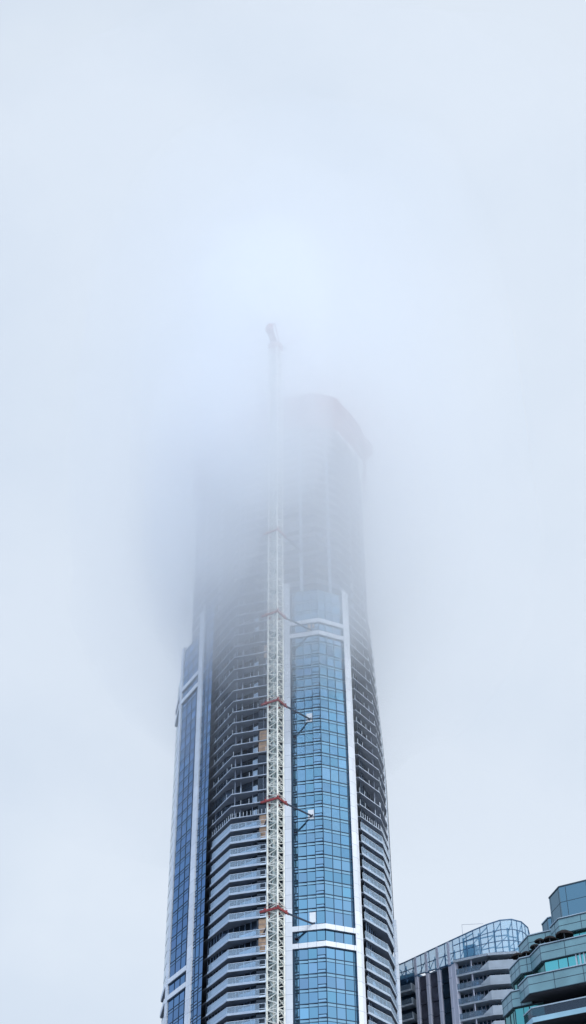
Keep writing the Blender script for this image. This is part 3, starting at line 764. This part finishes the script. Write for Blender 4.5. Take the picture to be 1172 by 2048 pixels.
# parasols on the terraces -----------------------------------------------------------------------
def parasol(px_, py_, zfloor, top, r, rot, label):
    top += .42
    t = root('parasol', label, 'parasol', (px_, py_, zfloor), 'dark parasols along the terrace parapets')
    a = MB(); n_ = 8; H = top - zfloor
    rings = [(.0, H), (.45 * r, H - .10 * r), (.8 * r, H - .28 * r), (r, H - .5 * r), (1.0 * r, H - .62 * r)]
    V = []
    for rr, zz in rings:
        V.append([(px_ + math.cos(rot + k * 2 * PI / n_) * rr, py_ + math.sin(rot + k * 2 * PI / n_) * rr, zfloor + zz + (.05 * r if (zz < H - .6 * r and k % 2) else 0)) for k in range(n_)])
    for i_ in range(len(V) - 1):
        for k in range(n_):
            q = (k + 1) % n_
            if i_ == 0: a.face([V[0][0], V[1][k], V[1][q]])
            else: a.face([V[i_][k], V[i_ + 1][k], V[i_ + 1][q], V[i_][q]])
    c_ = a.build('canopy', M['canopy'], t)
    sm = c_.modifiers.new('thick', 'SOLIDIFY'); sm.thickness = .03
    p = MB(); p.prism([(px_ + .035 * math.cos(u), py_ + .035 * math.sin(u)) for u in [k * PI / 4 for k in range(8)]], zfloor, top - .05)
    p.build('pole', M['coping'], t)
    b_ = MB(); b_.prism([(px_ + .3 * math.cos(u), py_ + .3 * math.sin(u)) for u in [k * PI / 4 for k in range(8)]], zfloor, zfloor + .1)
    b_.build('base', M['coping'], t)
PARA = [
 (28.35, 142.9, 52.01, 54.35, 1.0, .2, 'rightmost dark brown parasol, cut by the right edge, in front of a green window'),
 (27.0, 144.15, 52.01, 54.2, .75, .5, 'dark brown parasol on the upper terrace below the corner of the tier above'),
 (26.05, 144.95, 52.01, 54.25, .6, .1, 'dark brown parasol just behind the chamfered corner of the upper terrace parapet'),
 (25.75, 146.5, 52.01, 54.2, .6, .4, 'dark brown parasol at the left end of the upper terrace, by its raking side parapet'),
 (24.95, 148.0, 52.01, 54.0, .5, .3, 'small dark brown parasol squeezed between the left wing terrace and the main block'),
 (24.25, 149.2, 52.01, 54.25, .8, .6, 'leftmost dark brown parasol, on the left wing corner terrace'),
]
for p in PARA: parasol(*p)

# ================================================================== LOW CLOUD
def cloud(zb, zt, cx, cy, rx, ry, dens, seed, amp, col=(.982, .990, 1.0), flat=.5, aniso=.78):
    bm = bmesh.new(); bmesh.ops.create_icosphere(bm, subdivisions=5, radius=1)
    cz = (zb + zt) / 2; rz = (zt - zb) / 2
    for v in bm.verts:
        n_ = v.co.normalized()
        d = noise.fractal(n_ * 2.3 + Vector((seed, seed * 2, 0)), .9, 2.2, 5) * amp
        k = 1.0
        z = math.copysign(abs(n_.z) ** flat, n_.z)
        v.co = Vector((n_.x * rx * (1 + d / 90), n_.y * ry * (1 + d / 90), z * rz + d))
    me = bpy.data.meshes.new('low_cloud'); bm.to_mesh(me); bm.free()
    o = bpy.data.objects.new('low_cloud', me); COL.objects.link(o); o.location = (cx, cy, cz)
    m = bpy.data.materials.new('cloud_vapour'); m.use_nodes = True; N = m.node_tree.nodes; L = m.node_tree.links
    N.remove(N['Principled BSDF'])
    pv = N.new('ShaderNodeVolumePrincipled'); pv.inputs['Color'].default_value = (*col, 1); pv.inputs['Density'].default_value = dens
    pv.inputs['Anisotropy'].default_value = aniso
    L.new(pv.outputs[0], N['Material Output'].inputs['Volume']); me.materials.append(m)
    m.cycles.homogeneous_volume = True
    o['kind'] = 'stuff'
    return o
CLOUDS = [
 (124, 430, 8, 285, 120, 60, .0030, 1.3, 7),
 (147, 370, 2, 282, 62, 48, .0075, 4.1, 8),
 (162, 335, 2, 278, 46, 40, .0095, 7.7, 8),
 (174, 305, 0, 275, 38, 34, .0100, 9.2, 9),
 (154, 240, -2, 258, 32, 18, .0120, 33.9, 7, .5),
 (163, 232, -2, 258, 34, 17, .0120, 31.4, 7),
 (200, 300, -7, 254, 18, 16, .0290, 41.7, 6, .7),
 (176, 252, -21, 256, 15, 14, .015, 15.5, 8, .4),
]
for c in CLOUDS: cloud(*c[:9], aniso=c[9] if len(c) > 9 else .78)

# ================================================================== WORLD, SUN, CAMERA
W = bpy.data.worlds.new('World'); scn.world = W; W.use_nodes = True
N = W.node_tree.nodes; L = W.node_tree.links; bg = N['Background']
SUN_EL, SUN_AZ = math.radians(48), math.radians(150)          # azimuth clockwise from +Y
sky = N.new('ShaderNodeTexSky'); sky.sky_type = 'NISHITA'; sky.sun_disc = False
sky.sun_elevation = SUN_EL; sky.sun_rotation = SUN_AZ
tc = N.new('ShaderNodeTexCoord')
mp = N.new('ShaderNodeMapping'); mp.inputs['Scale'].default_value = (4.6, 4.6, 5.6); mp.inputs['Location'].default_value = (.4, .2, .9)
nz = N.new('ShaderNodeTexNoise'); nz.inputs['Scale'].default_value = 1.1; nz.inputs['Detail'].default_value = 6; nz.inputs['Roughness'].default_value = .5
L.new(tc.outputs['Generated'], mp.inputs['Vector']); L.new(mp.outputs['Vector'], nz.inputs['Vector'])
sp = N.new('ShaderNodeSeparateXYZ'); L.new(tc.outputs['Generated'], sp.inputs[0])
mr = N.new('ShaderNodeMapRange'); mr.inputs['From Min'].default_value = -.75; mr.inputs['From Max'].default_value = .02
L.new(sp.outputs['X'], mr.inputs['Value'])
ad = N.new('ShaderNodeMath'); ad.operation = 'MULTIPLY_ADD'; ad.inputs[1].default_value = 1.3; ad.inputs[2].default_value = -.66
L.new(nz.outputs['Fac'], ad.inputs[0])
sm = N.new('ShaderNodeMath'); sm.operation = 'ADD'; sm.use_clamp = True; L.new(mr.outputs['Result'], sm.inputs[0]); L.new(ad.outputs[0], sm.inputs[1])
cr = N.new('ShaderNodeValToRGB'); E_ = cr.color_ramp.elements
E_[0].position = 0; E_[0].color = (.36, .52, .80, 1)
E_[1].position = 1; E_[1].color = (.785, .868, .975, 1)
e = E_.new(.6); e.color = (.70, .795, .92, 1)
L.new(sm.outputs[0], cr.inputs['Fac'])
sc_ = N.new('ShaderNodeVectorMath'); sc_.operation = 'SCALE'; sc_.inputs['Scale'].default_value = .1
L.new(sky.outputs[0], sc_.inputs[0])
mx = N.new('ShaderNodeMix'); mx.data_type = 'RGBA'; mx.inputs['Factor'].default_value = .93
L.new(sc_.outputs[0], mx.inputs[6]); L.new(cr.outputs['Color'], mx.inputs[7])
# added sky boost behind the camera to light walls and cloud; none overhead
z1 = N.new('ShaderNodeMapRange'); z1.interpolation_type = 'SMOOTHSTEP'
z1.inputs['From Min'].default_value = .86; z1.inputs['From Max'].default_value = 1.0; z1.inputs['To Min'].default_value = 1.0; z1.inputs['To Max'].default_value = 1.0
L.new(sp.outputs['Z'], z1.inputs['Value'])
y1 = N.new('ShaderNodeMapRange'); y1.interpolation_type = 'SMOOTHSTEP'
y1.inputs['From Min'].default_value = .25; y1.inputs['From Max'].default_value = -.6; y1.inputs['To Min'].default_value = 1.0; y1.inputs['To Max'].default_value = 2.1
L.new(sp.outputs['Y'], y1.inputs['Value'])
mm = N.new('ShaderNodeMath'); mm.operation = 'MULTIPLY'; L.new(z1.outputs[0], mm.inputs[0]); L.new(y1.outputs[0], mm.inputs[1])
L.new(mm.outputs[0], bg.inputs['Strength'])
L.new(mx.outputs[2], bg.inputs['Color'])

sd = bpy.data.lights.new('sun', 'SUN'); sd.energy = 1.5; sd.angle = math.radians(25); sd.color = (1, .97, .92)
so = bpy.data.objects.new('sun', sd); COL.objects.link(so)
dirv = Vector((math.sin(SUN_AZ) * math.cos(SUN_EL), math.cos(SUN_AZ) * math.cos(SUN_EL), math.sin(SUN_EL)))
so.rotation_euler = dirv.to_track_quat('Z', 'Y').to_euler()
so.location = (60, -100, 200)

cd = bpy.data.cameras.new('camera'); cam = bpy.data.objects.new('camera', cd); COL.objects.link(cam)
cd.sensor_fit = 'VERTICAL'; cd.sensor_height = 36; cd.lens = 36 * 2750 / 2048
cd.clip_end = 20000; cd.clip_start = .5
pitch = math.radians(38); rho = math.atan(36 / 3520.)
cam.matrix_world = Matrix.Rotation(pitch + PI / 2, 4, 'X') @ Matrix.Rotation(-rho, 4, 'Z')
scn.camera = cam
scn.view_settings.view_transform = 'Standard'; scn.view_settings.look = 'None'
scn.view_settings.exposure = 0; scn.view_settings.gamma = 1
cy = scn.cycles
cy.volume_bounces = 14; cy.max_bounces = 16; cy.diffuse_bounces = 2; cy.glossy_bounces = 3; cy.transparent_max_bounces = 12
cy.use_denoising = True
try: cy.denoiser = 'OPENIMAGEDENOISE'
except Exception: pass
